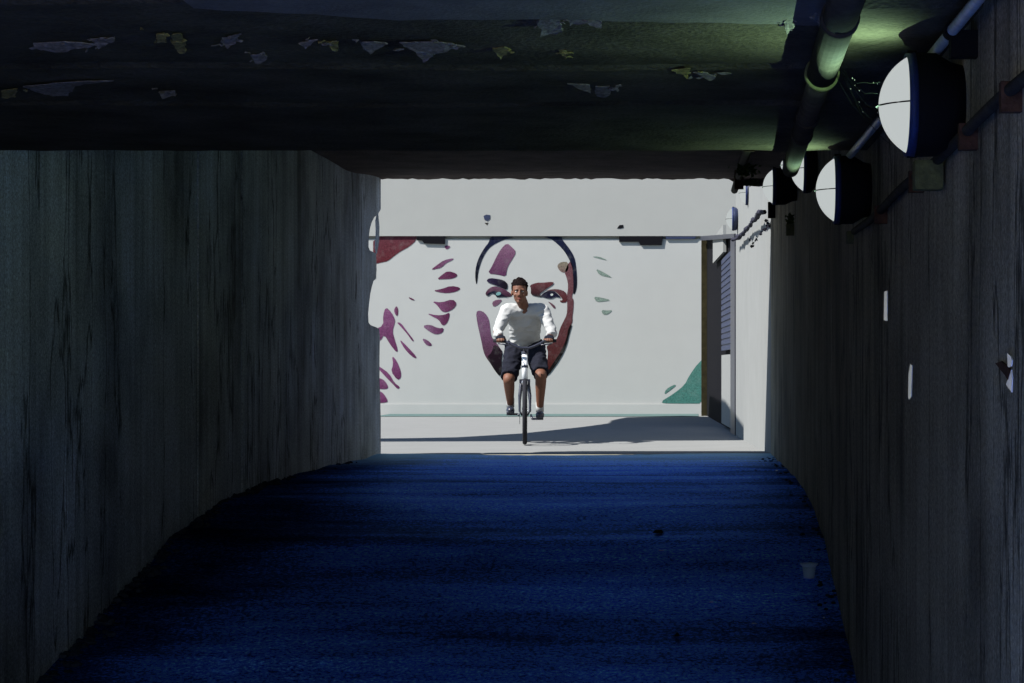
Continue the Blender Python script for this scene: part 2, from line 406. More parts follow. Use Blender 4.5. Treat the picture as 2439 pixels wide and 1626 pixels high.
# ------------------------------------------------------------------ outside
DMW = 36.0
bm = bmesh.new(); box(bm, -9, .75, DMW, DMW + .4, -.3, 2.895)
mw = tag(obj('mural_wall', bm, M['mural'], origin=(-2, DMW, 0)), 'sunlit whitewashed wall painted with a huge face and purple petals, beyond the underpass', 'wall')
bm = bmesh.new(); box(bm, -9, .155, DMW - .03, DMW, -.3, .165); obj('plinth', bm, M['plinth'], mw)
bm = bmesh.new(); box(bm, -9, .75, DMW - .03, DMW + 1.6, 2.945, 4.6); box(bm, -9, .75, DMW + .06, DMW + .4, 2.895, 2.945)
fb = tag(obj('concrete_beam', bm, M['fascia'], origin=(-2, DMW, 2.945)), 'pale concrete beam lying across the top of the painted wall', 'beam')
bm = bmesh.new(); grid(bm, lin(-5, .1, 20), [34.2, DMW - .03], lambda x, y: .006)
tag(obj('floor_strip', bm, M['teal'], origin=(-2, 35, 0)), kind='structure')  # flat teal strip along the foot of the painted wall

def A_(x, y): return (860 + x / 3.92, 380 + y / 3.92)
def B_(x, y): return (860 + x / 3.92, 700 + y / 3.92)
def C_(x, y): return (1360 + x / 3.92, 380 + y / 3.92)
def D_(x, y): return (1360 + x / 3.92, 700 + y / 3.92)
def E_(x, y): return (1100 + x / 7.84, 540 + y / 7.84)
def I_(x, y): return (860 + x / 5.2267, 480 + y / 5.2267)
def J_(x, y): return (1660 + x / 7.84, 400 + y / 7.84)
LAY = {}
def lin_c(c): return tuple((x / 255 / 12.92 if x / 255 <= .04045 else ((x / 255 + .055) / 1.055) ** 2.4) for x in c)
ALB = .298 / .60
def paint(name, reg, pts, c0, c1=None, layer=1, label=None, axis='z', soft=.022):
    """a flat shape painted on the wall; c0/c1 are paint colours at its top and bottom (or left and right)"""
    P = [at(*reg(*p), DMW - .004 * layer) for p in pts]
    # smooth the outline
    out = []
    n = len(P)
    for i in range(n):
        a, b = P[i], P[(i + 1) % n]; out += [a.lerp(b, .25), a.lerp(b, .75)]
    bm = bmesh.new(); f = bm.faces.new([bm.verts.new(p) for p in out])
    if f.normal.y > 0: f.normal_flip()
    xs_ = [p.x for p in out]; zs_ = [p.z for p in out]; th = min(soft, .16 * min(max(xs_) - min(xs_), max(zs_) - min(zs_)))
    rim = list(bm.verts)
    bmesh.ops.inset_region(bm, faces=[f], thickness=th, use_even_offset=False)
    rim = set(rim) & set(v for v in bm.verts if v.is_boundary)
    bmesh.ops.triangulate(bm, faces=bm.faces)
    lay = bm.verts.layers.float_color.new('Col')
    k = (lambda v: v.co.z) if axis == 'z' else (lambda v: -v.co.x)
    hi = max(k(v) for v in bm.verts); lo = min(k(v) for v in bm.verts)
    a = Vector(lin_c(c0)); b = Vector(lin_c(c1 or c0))
    for v in bm.verts:
        t = (hi - k(v)) / max(1e-6, hi - lo); t += random.uniform(-.08, .08); t = min(1, max(0, t))
        c = a.lerp(b, t) * ALB; g_ = (c.x + c.y + c.z) / 3; c = Vector((c.x * .8 + g_ * .2, c.y * .8 + g_ * .2, c.z * .74 + g_ * .15))
        if v in rim: c = c.lerp(Vector((.35, .355, .34)), .8)
        v[lay] = (c.x, c.y, c.z, 1)
    o = obj(name, bm, M['paint'], mw)
    if label: o['label'] = label
    return o
PUR, DPU, RED, DRED, NAVY = (140, 70, 130), (90, 20, 70), (122, 58, 78), (100, 30, 45), (14, 28, 74)
paint('painted_hair', E_, [(530, 178), (505, 290), (430, 380), (350, 510), (290, 640), (252, 800), (248, 960), (272, 1090), (292, 1000), (305, 850), (345, 700), (400, 560), (480, 430), (570, 345), (700, 275), (850, 218), (980, 186), (850, 178), (700, 176)], NAVY, (5, 8, 20))
paint('painted_hair', E_, [(1500, 178), (1640, 210), (1720, 262), (1820, 350), (1910, 450), (1985, 570), (2040, 690), (2070, 800), (2080, 960), (2085, 1120), (2078, 1265), (2120, 1240), (2152, 1100), (2148, 900), (2130, 700), (2100, 560), (2020, 420), (1925, 300), (1872, 230), (1866, 178)], NAVY, (6, 8, 22))
paint('painted_forehead', E_, [(840, 300), (940, 380), (1020, 470), (940, 610), (880, 700), (840, 800), (825, 930), (680, 890), (480, 870), (560, 740), (640, 570), (730, 410)], (150, 95, 140), (105, 45, 100), soft=.06)
paint('painted_temple', E_, [(1780, 710), (1860, 650), (1990, 655), (1990, 800), (1940, 850), (1870, 850), (1800, 790)], (150, 140, 125), (140, 110, 110), soft=.06)
paint('painted_cheek', E_, [(2005, 640), (2062, 680), (2080, 900), (2083, 1200), (2052, 1320), (2092, 1360), (2082, 1560), (2064, 1680), (2068, 1790), (2012, 1850), (1982, 2000), (1950, 2160), (1890, 2300), (1840, 2420), (1760, 2520), (1680, 2640), (1600, 2750), (1580, 2600), (1600, 2450), (1610, 2340), (1575, 2230), (1640, 2190), (1730, 2150), (1790, 2060), (1830, 1900), (1900, 1760), (1960, 1640), (1970, 1500), (1960, 1300), (1990, 1100), (1955, 940), (1915, 850)], (130, 75, 92), (84, 20, 18), soft=.06)
paint('painted_jaw_line', E_, [(2068, 1790), (1990, 1880), (1962, 2050), (1900, 2220), (1830, 2360), (1740, 2490), (1590, 2720), (1600, 2790), (1790, 2540), (1900, 2350), (1965, 2180), (2002, 2020)], (10, 4, 6), (8, 2, 4), 2)
paint('painted_cheek', E_, [(262, 1590), (330, 1556), (430, 1600), (505, 1720), (525, 1850), (545, 2040), (600, 2110), (660, 2180), (710, 2260), (760, 2330), (738, 2480), (748, 2650), (722, 2795), (640, 2720), (540, 2560), (450, 2440), (400, 2320), (370, 2160), (330, 1980), (288, 1800)], (140, 88, 140), (70, 10, 40), soft=.06)
paint('painted_jaw_line', E_, [(600, 2190), (690, 2240), (764, 2330), (742, 2480), (750, 2650), (722, 2800), (640, 2722), (520, 2530), (470, 2430), (560, 2340)], (40, 8, 36), (4, 2, 8), 2)
paint('painted_eyebrow', E_, [(455, 1000), (520, 952), (700, 975), (800, 1005), (858, 1070), (842, 1180), (760, 1145), (620, 1085), (500, 1045)], (48, 30, 80), (8, 6, 24), 2, axis='x')
paint('painted_eyelid', E_, [(435, 1240), (500, 1150), (600, 1105), (700, 1125), (830, 1185), (960, 1280), (880, 1315), (800, 1290), (700, 1215), (600, 1195), (520, 1225), (460, 1285)], (125, 70, 110), (60, 20, 50))
paint('painted_eye', E_, [(445, 1290), (520, 1215), (620, 1195), (720, 1235), (800, 1285), (885, 1315), (760, 1305), (650, 1318), (622, 1262), (560, 1236), (500, 1290)], (16, 20, 60), (12, 14, 44), 2)
paint('painted_eye_glint', E_, [(635, 1240), (690, 1205), (745, 1240), (690, 1285), (640, 1275)], (120, 190, 200), None, 3)
paint('painted_eye_bag', E_, [(560, 1410), (640, 1360), (765, 1355), (690, 1450), (590, 1500)], (140, 90, 130), (120, 70, 110))
paint('painted_eyebrow', E_, [(1262, 1090), (1400, 1040), (1500, 1042), (1720, 1022), (1705, 1075), (1600, 1140), (1520, 1200), (1440, 1260), (1510, 1315), (1380, 1295), (1285, 1265), (1292, 1150)], (120, 52, 66), (26, 8, 26), 2)
paint('painted_eyelid', E_, [(1540, 1200), (1700, 1160), (1820, 1166), (1925, 1205), (1970, 1280), (1965, 1410), (1850, 1418), (1825, 1370), (1890, 1372), (1850, 1310), (1770, 1220), (1680, 1185)], (110, 55, 70), (96, 28, 34))
paint('painted_eye', E_, [(1455, 1300), (1560, 1205), (1680, 1185), (1765, 1228), (1862, 1330), (1800, 1312), (1740, 1305), (1690, 1340), (1600, 1338), (1530, 1312)], (22, 16, 50), (14, 16, 62), 2)
paint('painted_eye_glint', E_, [(1645, 1262), (1685, 1236), (1715, 1268), (1670, 1295)], (230, 235, 240), None, 3)
paint('painted_eye_bag', E_, [(1600, 1385), (1680, 1425), (1755, 1490), (1735, 1540), (1660, 1455)], (130, 90, 110), (100, 50, 75))
paint('painted_mark', E_, [(1525, 1835), (1580, 1855), (1615, 1970), (1560, 1925)], (40, 20, 30))
paint('painted_corner', I_, [(150, 398), (690, 404), (690, 480), (600, 560), (500, 612), (420, 670), (330, 742), (262, 754), (150, 780)], (118, 52, 74), (112, 28, 48))
for p in ([(865, 848), (960, 778), (1030, 728), (1155, 700), (1140, 728), (1060, 762), (1000, 822), (930, 838)], [(940, 968), (1010, 908), (1080, 860), (1195, 895), (1195, 935), (1120, 962), (1040, 964)],
          [(888, 1106), (1000, 1088), (1120, 1045), (1236, 1068), (1224, 1102), (1130, 1134), (1020, 1138)], [(882, 1238), (1000, 1256), (1140, 1210), (1196, 1270), (1152, 1335), (1060, 1380), (1000, 1364), (950, 1290)],
          [(818, 1388), (940, 1415), (1040, 1408), (1104, 1375), (1098, 1450), (1062, 1525), (1010, 1545), (970, 1470), (890, 1430)], [(1032, 548), (1090, 542), (1116, 565), (1060, 600)], [(583, 1186), (640, 1203), (676, 1232), (620, 1222)], [(440, 1292), (464, 1340), (458, 1425), (428, 1412), (406, 1350)]):
    paint('painted_petal', I_, p, (150, 80, 140) if p[0][1] > 1200 else (120, 40, 100), (100, 22, 80) if p[0][1] > 900 else (140, 90, 140), axis='x')
for p in ([(570, 298), (640, 282), (720, 320), (775, 316), (762, 362), (700, 380), (640, 352)], [(566, 412), (620, 428), (668, 475), (640, 488), (600, 470)]): paint('painted_petal', B_, p, (150, 100, 150), (100, 20, 90), axis='x')
for p in ([(230, 118), (284, 170), (314, 230), (318, 262), (292, 345), (312, 420), (345, 525), (330, 545), (270, 470), (215, 375), (180, 440), (120, 430), (120, 330), (208, 296), (204, 200)], [(330, 262), (372, 268), (422, 338), (495, 432), (482, 446), (430, 372), (370, 304)],
          [(360, 420), (430, 488), (524, 590), (500, 602), (430, 542), (380, 472)], [(288, 572), (332, 620), (372, 720), (374, 780), (340, 806), (278, 722), (300, 660)], [(120, 650), (180, 682), (260, 738), (312, 830), (366, 868), (342, 890), (288, 832), (228, 772)],
          [(120, 780), (180, 785), (222, 808), (258, 870), (230, 890), (120, 880)], [(120, 880), (175, 905), (212, 930), (254, 1000), (230, 1014), (120, 1020)]):
    paint('painted_leaf', B_, p, (150, 74, 142), (112, 30, 100))
for p in ([(190, 903), (260, 903), (350, 942), (280, 927)], [(228, 1015), (300, 1048), (385, 1100), (360, 1098), (265, 1078)], [(212, 1278), (270, 1284), (380, 1312), (300, 1324), (236, 1328)], [(282, 1402), (340, 1408), (392, 1404), (340, 1448), (296, 1444)]):
    paint('painted_stroke', C_, p, (140, 165, 160))
paint('painted_slope', D_, [(1290, 560), (1290, 1022), (920, 1022), (825, 1012), (960, 930), (1060, 850), (1105, 760), (1190, 640)], (80, 152, 146), (62, 140, 136))
paint('painted_slope', D_, [(868, 940), (885, 890), (960, 846), (985, 850), (930, 895)], (90, 150, 145))
def beampatch(name, reg, pts, d, m, th):
    bm = bmesh.new(); prism(bm, [at(*reg(*p), d) for p in pts], (0, th, 0)); return obj(name, bm, M[m], fb)
beampatch('drain_hole', A_, [(1143, 525), (1170, 512), (1205, 518), (1205, 552), (1182, 572), (1152, 560)], DMW - .036, 'navy', .01)
beampatch('drip_mark', A_, [(1153, 590), (1188, 588), (1176, 612)], DMW - .034, 'pipe', .006)
beampatch('drain_hole', C_, [(430, 640), (452, 610), (486, 608), (490, 634), (460, 642)], DMW - .036, 'void', .01)
beampatch('bearing', A_, [(522, 708), (782, 708), (782, 788), (590, 782), (570, 756), (522, 750)], DMW - .028, 'void', .026)
beampatch('bearing', C_, [(448, 712), (862, 712), (846, 797), (650, 797), (630, 766), (450, 766)], DMW - .028, 'void', .026)
beampatch('bearing', C_, [(880, 716), (1175, 716), (1150, 740), (890, 742)], DMW - .028, 'navy', .026)

# right wing wall, then the shop front beyond it
bm = bmesh.new(); prism(bm, [Vector((.70, DM + .06, -.3)), Vector((.50, 25, -.3)), Vector((.50, 25, 4.4)), Vector((.70, DM + .06, 4.4))], (.35, 0, 0))
tag(obj('wing_wall', bm, M['wing'], origin=(.7, 22, 0)), 'bright sunlit concrete wing wall just outside the right side of the underpass mouth', 'wall')
def fx(d): return .5 + (d - 25) * (.174 - .5) / 9.8
def panel(bm, d0, d1, z0, z1, proud=0, th=.05):
    a = Vector((fx(d0) - proud, d0, 0)); b = Vector((fx(d1) - proud, d1, 0))
    prism(bm, [a + Vector((0, 0, z0)), b + Vector((0, 0, z0)), b + Vector((0, 0, z1)), a + Vector((0, 0, z1))], (th + proud, 0, 0))
sf = thing('shop_front', (.36, 29, 0), 'narrow dark shop front with a navy roller shutter between two posts, on the right outside', 'shop front')
bm = bmesh.new(); a = Vector((fx(25.4) + .06, 25.4, 0)); b = Vector((fx(35.2) + .06, 35.2, 0))
prism(bm, [a + Vector((0, 0, -.2)), b + Vector((0, 0, -.2)), b + Vector((0, 0, 2.84)), a + Vector((0, 0, 2.33))], (.3, 0, 0)); obj('back_panel', bm, M['void'], sf)
bm = bmesh.new()
z = 1.0
while z < 2.14:
    panel(bm, 26.05, 28.6, z, z + .055, 0, .04); panel(bm, 26.05, 28.6, z + .055, z + .075, -.012, .04); z += .075
obj('roller_shutter', bm, M['navy'], sf)
bm = bmesh.new(); panel(bm, 26.0, 28.55, .05, .94, 0, .04); obj('lower_board', bm, M['wing'], sf)
bm = bmesh.new(); panel(bm, 28.1, 31.2, 2.27, 2.62, 0, .04); obj('transom_board', bm, M['wing'], sf)
bm = bmesh.new(); panel(bm, 25.02, 26.0, -.2, 2.30, .012, .1); obj('door_post', bm, M['frame_d'], sf)
bm = bmesh.new(); prism(bm, [Vector((.145, 34.8, -.2)), Vector((.345, 34.8, -.2)), Vector((.345, 34.8, 2.86)), Vector((.145, 34.8, 2.86))], (0, .3, 0)); obj('corner_post', bm, M['olive'], sf)
bm = bmesh.new()
a = Vector((fx(25.02) - .02, 25.02, 2.27)); b = Vector((.13, 34.75, 2.80)); prism(bm, [a, b, b + Vector((0, 0, .07)), a + Vector((0, 0, .05))], (.25, 0, 0)); obj('header', bm, M['frame_d'], sf)

# unseen slab added above the gap, outline shaped to shade the paving
SUN = Vector((.58, .32, -.75)).normalized()
HD = 4.0
def lift(px, py):
    d = EYE * F / (py - VY); X = (px - VX) * d / F; t = HD / -SUN.z
    return Vector((X - SUN.x * t, d - SUN.y * t, HD))
sh = q((700, 1014), (900, 1014), (1200, 1013), (1500, 1012), (1692, 1011), (1680, 985), (1640, 958), (1540, 956), (1440, 958), (1405, 965), (1398, 972), (1340, 980), (1200, 995), (1050, 1004), (875, 1007), (700, 1008))
bm = bmesh.new(); prism(bm, [lift(*p) for p in sh], (0, 0, .25))
bd = tag(obj('shade_caster', bm, M['wing'], origin=(-3, 25, HD)), 'unseen slab added to shade the paving, high over the gap beyond the mouth', 'shade_slab')

# ------------------------------------------------------------------ lamps on the right wall
def lamp(sx, sy, d, dia, label, light=1.0, wallx=XR, mark=True):
    c = at(sx, sy, d); r = dia / 2; dome = dia * .30
    body_x = c.x + dome * .45
    t = thing('wall_lamp', (wallx, d, c.z - r), label, 'lamp', 'round bulkhead lamps along the right wall')
    bm = bmesh.new(); prof = [(0, 0)]
    Rc = (r * r + dome * dome) / (2 * dome); am = math.asin(min(1, r / Rc))
    for i in range(1, 15): a = i / 14 * am; prof.append((Rc * (1 - math.cos(a)), .985 * Rc * math.sin(a)))
    lathe(bm, (body_x - dome, d, c.z), (1, 0, 0), prof, 36); obj('lens', bm, M['lens'], t, True)
    dep = max(.03, wallx - body_x)
    bm = bmesh.new(); lathe(bm, (body_x, d, c.z), (1, 0, 0), [(-.004, r * .9), (-.006, r * 1.02), (.012, r * 1.05), (dep * .5, r * 1.04), (dep * .8, r * .85), (dep, r * .8), (dep, 0)], 36)
    h = obj('housing', bm, M['black'], t, True)
    # wire guard: one bar across the dome and a hoop round it, with screw lugs
    bm = bmesh.new(); pts = []
    for i in range(13): a = -math.pi / 2 + i / 12 * math.pi; pts.append((body_x - dome * 1.05 * (1 - math.sin(a) ** 2) - .002, d + r * 1.0 * math.sin(a), c.z - r * .03))
    tube(bm, pts, max(.0022, dia * .007), 6); obj('guard_bar', bm, M['black'], t)
    for s in (-1, 1):
        bm = bmesh.new(); k = dia / .25; box(bm, body_x - .004 * k, body_x + .02 * k, d - .008 * k, d + .008 * k, c.z + s * r - .008 * k, c.z + s * r + .012 * k); obj('screw_lug', bm, M['black'], t)
    bm = bmesh.new(); lathe(bm, (body_x, d, c.z), (1, 0, 0), [(-.008, r * .985), (-.009, r * 1.035), (dep * .10, r * 1.06), (dep * .10, r * 1.0)], 36); obj('lens_glow_ring', bm, M['ring'], t, True)
    if light > 0:
        L = bpy.data.lights.new('lamp_light', 'SPOT'); L.energy = light; L.color = (.56, 1.0, .62); L.shadow_soft_size = 0; L.spot_size = math.radians(168); L.spot_blend = .7
        lo = bpy.data.objects.new('lamp_light', L); COL.objects.link(lo); lo.parent = t; lo.rotation_euler = Vector((-.70, 0, .71)).to_track_quat('-Z', 'Y').to_euler()
        lo.location = Vector((body_x - dome * 1.25, d, c.z - r * .3)) - ORG[t.name]
    return t
lamp(2132, 250, 5.5, .25, 'largest lit lamp on the right wall, nearest the viewer with a cobweb beside it', 6.0)
lamp(1969, 452, 8.33, .25, 'second lit lamp from the viewer, under the edge of the low ceiling', 3.0)
lamp(1901, 402, 11.9, .25, 'lit lamp above and just beyond the low ceiling edge, left of the second lamp', 1.2)
lamp(1831, 444, 14.2, .23, 'lit lamp in front of the bright wing wall near the underpass mouth', 1.2)
lamp(1864, 393, 13.0, .068, 'tiny lit lamp squeezed between two larger lamps near the ceiling', .2)
def wx(d): return .70 - (d - DM) * .2 / 6.1
lamp(1770, 459, 22.6, .24, 'blue-backed lamp hanging outside the mouth, higher of the two there', 0, wx(22.6) + .02)
lamp(1738, 521, 24.6, .25, 'blue-backed lamp outside the mouth, just above the shop front', 0, wx(24.6) + .02)
for o in bpy.data.objects:
    if o.name.startswith('housing') and o.parent.location.y > 20: o.data.materials[0] = M['navy']

# ------------------------------------------------------------------ pipes, conduit, boxes
dp = thing('drain_pipe', (.34, 6, ZC - .12), 'fat grimy drain pipe with one collar coloured as lit hanging under the low ceiling', 'pipe')
p0, p1 = Vector((.315, 3.6, ZC - .05)), Vector((.392, DE + .2, ZC - .055))
def pp(d): return p0.lerp(p1, (d - p0.y) / (p1.y - p0.y))
bm = bmesh.new(); tube(bm, [pp(3.6), pp(5.9)], .040, 20); obj('pipe', bm, M['pipe'], dp, True)
bm = bmesh.new(); tube(bm, [pp(5.9), pp(DE + .2)], .033, 20); obj('pipe', bm, M['pipe'], dp, True)
for d_, r_ in ((4.95, .045), (5.88, .047), (6.9, .038), (7.4, .038)):
    bm = bmesh.new(); lathe(bm, pp(d_), (p1 - p0), [(-.03, r_ - .006), (-.03, r_), (.02, r_), (.026, r_ - .008), (.026, .03)], 24); obj('collar', bm, M['box'] if d_ == 5.88 else M['pipe'], dp, True)  # lamplight on one collar imitated by a paler material
# its run on under the high ceiling
dq = thing('drain_pipe', (.36, 13, EYE + 1.4), 'thin dark pipe under the high ceiling leading to the mouth', 'pipe')
bm = bmesh.new(); tube(bm, [(.37, DE + .1, EYE + 1.42), (.37, 13, EYE + 1.42), (.36, DM - .3, EYE + 1.50)], .03, 14); obj('pipe', bm, M['pipe'], dq)
for d_ in (11, 14, 17): bm = bmesh.new(); box(bm, .33, .40, d_, d_ + .03, EYE + 1.38, EYE + 1.535); obj('hanger', bm, M['rust'], dq)
cd = thing('conduit', (.62, 6, ZC - .1), 'shiny ribbed metal conduit clamped in the upper right corner above the lamps', 'conduit')
c0, c1 = Vector((.628, 4.0, EYE + .80)), Vector((.600, 8.4, EYE + .80))
def cp(d): return c0.lerp(c1, (d - 4.0) / 4.4)
bm = bmesh.new(); pts = []; rs = []
d_ = 4.0
while d_ < 8.4: pts += [cp(d_), cp(d_ + .022)]; rs += [.0125, .0145]; d_ += .04
tube(bm, pts, rs, 12); obj('ribbed_tube', bm, M['steel'], cd, True)
for d_ in (5.2, 6.9): bm = bmesh.new(); lathe(bm, cp(d_), (c1 - c0), [(-.02, .014), (-.02, .021), (.02, .021), (.02, .014)], 16); box(bm, .615, .681, d_ - .02, d_ + .02, EYE + .735, EYE + .80); obj('clamp', bm, M['black'], cd)
cb = thing('cable_pipe', (.655, 6.5, EYE + .5), 'dark cable pipe on rusty brackets running along the right wall below the lamps', 'pipe')
def kp(d): return Vector((.655, d, EYE + .565 - .006 * (d - 4.3) + .006 * math.sin(d * 3)))
bm = bmesh.new(); tube(bm, [kp(3.6 + i * .2) for i in range(27)], .014, 12); obj('pipe', bm, M['pipe'], cb, True)
for d_ in (4.5, 5.2, 6.4, 7.6): bm = bmesh.new(); box(bm, .636, .682, d_ - .018, d_ + .018, kp(d_).z - .045, kp(d_).z + .018); obj('bracket', bm, M['rust'], cb)
def jbox(c, w, hgt, dep, label, m='box'):
    t = thing('junction_box', (c[0], c[1], c[2] - hgt / 2), label, 'junction box')
    bm = bmesh.new(); box(bm, c[0] - w / 2, c[0] + w / 2, c[1] - dep / 2, c[1] + dep / 2, c[2] - hgt / 2, c[2] + hgt / 2); bmesh.ops.bevel(bm, geom=bm.edges, offset=.006, segments=2); obj('case', bm, M[m], t)
    bm = bmesh.new(); box(bm, c[0] - w / 2 + .008, c[0] + w / 2 - .008, c[1] - dep / 2 - .006, c[1] - dep / 2 + .002, c[2] - hgt * .3, c[2] + hgt * .38); obj('lid', bm, M[m], t)
jbox(at(2210, 418, 5.85), .075, .078, .07, 'mouldy yellow junction box below the largest lamp on the right wall')
jbox(at(1882, 547, 13.2), .05, .07, .05, 'small mossy box low on the right wall near the mouth')
jbox(at(1838, 500, 17.6), .06, .13, .06, 'black box at the far end of the right wall beside the vine', 'black')
jbox(at(2030, 565, 9.2), .05, .05, .06, 'small mossy box under the second lamp')

# ------------------------------------------------------------------ stickers, web, moss, vine
def sticker(pts, label):
    bm = bmesh.new(); prism(bm, [onwall(x, y, XR - .005) for x, y in pts], (.003, 0, 0)); tag(obj('paper_strip', bm, M['sticker']), label, 'paper strip', 'torn paper strips on the right wall')
sticker([(2106, 694), (2113, 692), (2113, 764), (2105, 762)], 'narrow pale paper strip on the right wall, the upper of the two slim ones')
sticker([(2168, 866), (2172, 870), (2170, 945), (2165, 952), (2163, 945), (2164, 890)], 'narrow pale paper strip on the right wall, the lower of the two slim ones')
sticker([(2399, 840), (2407, 848), (2410, 858), (2408, 872), (2400, 876)], 'upper scrap of a torn sticker at the right edge')
sticker([(2408, 880), (2410, 900), (2409, 934), (2396, 915), (2400, 905), (2403, 890)], 'lower scrap of a torn sticker at the right edge')
bm = bmesh.new(); prism(bm, [onwall(x, y, XR - .006) for x, y in ((2370, 865), (2384, 860), (2402, 876), (2407, 880), (2400, 904), (2392, 892))], (.004, 0, 0))
tag(obj('torn_tape', bm, M['rust']), 'dark brown torn tape between the two sticker scraps', 'tape')
cw = thing('cobweb', at(2030, 250, 5.6), 'dusty cobweb strands with pale specks stretched from the drain pipe to the largest lamp', 'cobweb')
bm = bmesh.new(); bs = bmesh.new(); rr = random.Random(4)
for i in range(6):
    a = at(1978 + rr.uniform(0, 40), 152 + rr.uniform(0, 26), 5.75); b = at(2092 + rr.uniform(-18, 40), 200 + i * 28 + rr.uniform(-8, 8), 5.52 + rr.uniform(0, .1))
    pts = [a.lerp(b, t / 6) - Vector((0, 0, rr.uniform(.015, .03) * math.sin(t / 6 * math.pi))) for t in range(7)]
    tube(bm, pts, .0005, 4)
    for k in range(rr.randint(1, 4)):
        c = a.lerp(b, rr.uniform(.25, .98)) - Vector((0, 0, .008)); b1 = bmesh.new(); ball(b1, c, rr.uniform(.0007, .0016), (1, 1, 1.5), 6); obj('dust_speck', b1, M['flake'], cw)
obj('strand', bm, M['web'], cw); bs.free()
def moss(c, rx, rz, n, label):
    rx *= .7; rz *= .7
    bm = bmesh.new(); rr = random.Random(int(c.x * 1000))
    for i in range(n):
        p = c + Vector((rr.gauss(0, rx), rr.gauss(0, rx), rr.gauss(0, rz))); s = rr.uniform(.006, .018)
        R = Matrix.Translation(p) @ Matrix.Rotation(rr.uniform(0, 6), 4, 'X') @ Matrix.Rotation(rr.uniform(0, 6), 4, 'Z')
        vs = [bm.verts.new(R @ Vector(v)) for v in ((-s, 0, 0), (0, -s * .5, .2 * s), (s, 0, 0), (0, s * .5, .2 * s))]; bm.faces.new(vs)
    return tag(obj('moss_clump', bm, M['moss']), label, 'moss', 'moss clumps by the mouth')
moss(at(1790, 433, 17.8), .05, .018, 240, 'green moss clump hanging under the ceiling edge above the blue-backed lamps')
moss(at(1776, 405, 15.5), .05, .03, 260, 'moss clump on the far pipe under the high ceiling')
moss(at(1882, 528, 13.4), .012, .03, 160, 'mossy growth low on the right wall beside the small box')
vn = thing('vine', at(1740, 560, 22), 'dark knotted vine strung between the shop front and the end of the right wall', 'vine')
bm = bmesh.new(); rr = random.Random(9)
vp = [(1270, 800), (1160, 832), (1110, 915), (1020, 1020), (960, 1100), (890, 1180), (820, 1255), (740, 1310), (640, 1350)]
P = [at(*J_(*p), 18.7 + 5.6 * i / 8) for i, p in enumerate(vp)]
dense = []; rad = []
for a, b in zip(P, P[1:]):
    for t in range(6): dense.append(a.lerp(b, t / 6) + Vector((rr.uniform(-.006, .006), 0, rr.uniform(-.008, .008)))); rad.append(rr.uniform(.010, .030))
tube(bm, dense, rad, 7); obj('stem', bm, M['vine'], vn)
bm = bmesh.new()
for (x, y, s) in ((1330, 1060, .03), (1270, 1140, .035), (1190, 1215, .022), (1105, 1330, .022), (990, 1335, .020), (1050, 1400, .018), (1030, 1450, .026), (1390, 1060, .03), (1300, 1000, .03)):
    p = at(*J_(x, y), 19.2)
    for k in range(5):
        R = Matrix.Translation(p + Vector((rr.uniform(-s, s) * .4, rr.uniform(-.03, .03), rr.uniform(-s, s) * .5))) @ Matrix.Rotation(rr.uniform(0, 6), 4, 'Y') @ Matrix.Rotation(rr.uniform(-.6, .6), 4, 'Z')
        bm.faces.new([bm.verts.new(R @ Vector(v)) for v in ((-s * .6, 0, 0), (0, 0, -s * .35), (s * .6, 0, 0), (0, 0, s * .35))])
sp = [at(*J_(x, y), 19.2) for x, y in ((1390, 1030), (1270, 1140), (1190, 1215), (1105, 1330), (1030, 1450))]
tube(bm, sp, .0022, 5); obj('leaf_spray', bm, M['vine'], vn)

# ------------------------------------------------------------------ litter
def onfloor(sx, sy):
    lo, hi = 6.5, 18.9
    for _ in range(50):
        m_ = (lo + hi) / 2; s_ = VY + (EYE - fz(m_)) * F / m_
        if s_ > sy: lo = m_
        else: hi = m_
    return Vector(((sx - VX) * lo / F, lo, fz(lo)))
c = onfloor(1927, 1378)
ct = thing('plastic_cup', c, 'milky plastic cup standing on the floor by the right wall', 'cup')
sc = c.y / F
bm = bmesh.new(); lathe(bm, c + Vector((0, 0, .002)), (0, 0, 1), [(.004, 0), (.002, 12 * sc), (0, 13 * sc), (6 * sc, 13.4 * sc), (29 * sc, 16.5 * sc), (29 * sc, 15.8 * sc), (7 * sc, 12.6 * sc), (6 * sc, 0)], 28); obj('cup_body', bm, M['cup'], ct, True)
bm = bmesh.new(); lathe(bm, c + Vector((0, 0, .002)), (0, 0, 1), [(28 * sc, 16.6 * sc), (30 * sc, 18 * sc), (34 * sc, 21.5 * sc), (36 * sc, 21.8 * sc), (36 * sc, 20.6 * sc), (31 * sc, 17 * sc), (28 * sc, 16.0 * sc)], 28); obj('rim', bm, M['cup'], ct, True)
def scrap(sx, sy, w, dep, hgt, m, label, cat):
    c = onfloor(sx, sy); bm = bmesh.new(); n = 9; rr = random.Random(int(sx))
    P = [c + Vector((math.cos(k / n * 6.283) * w * rr.uniform(.6, 1.1), math.sin(k / n * 6.283) * dep * rr.uniform(.6, 1.1), .004)) for k in range(n)]
    top = bm.verts.new(c + Vector((rr.uniform(-.3, .3) * w, 0, hgt)))
    vs = [bm.verts.new(p) for p in P]
    mid = [bm.verts.new(p.lerp(c, .35) + Vector((0, 0, hgt * rr.uniform(.4, .9)))) for p in P]
    for k in range(n): bm.faces.new((vs[k], vs[(k + 1) % n], mid[(k + 1) % n], mid[k])); bm.faces.new((mid[k], mid[(k + 1) % n], top))
    tag(obj('litter_scrap' if cat == 'litter' else 'dead_leaf', bm, M[m]), label, cat)
scrap(1575, 1313, .017, .03, .008, 'litter', 'white scrap lying in the middle of the floor, farthest from the right wall', 'litter')
scrap(1695, 1436, .014, .02, .008, 'litter', 'white scrap on the floor left of the cup, with a smaller one by it', 'litter')
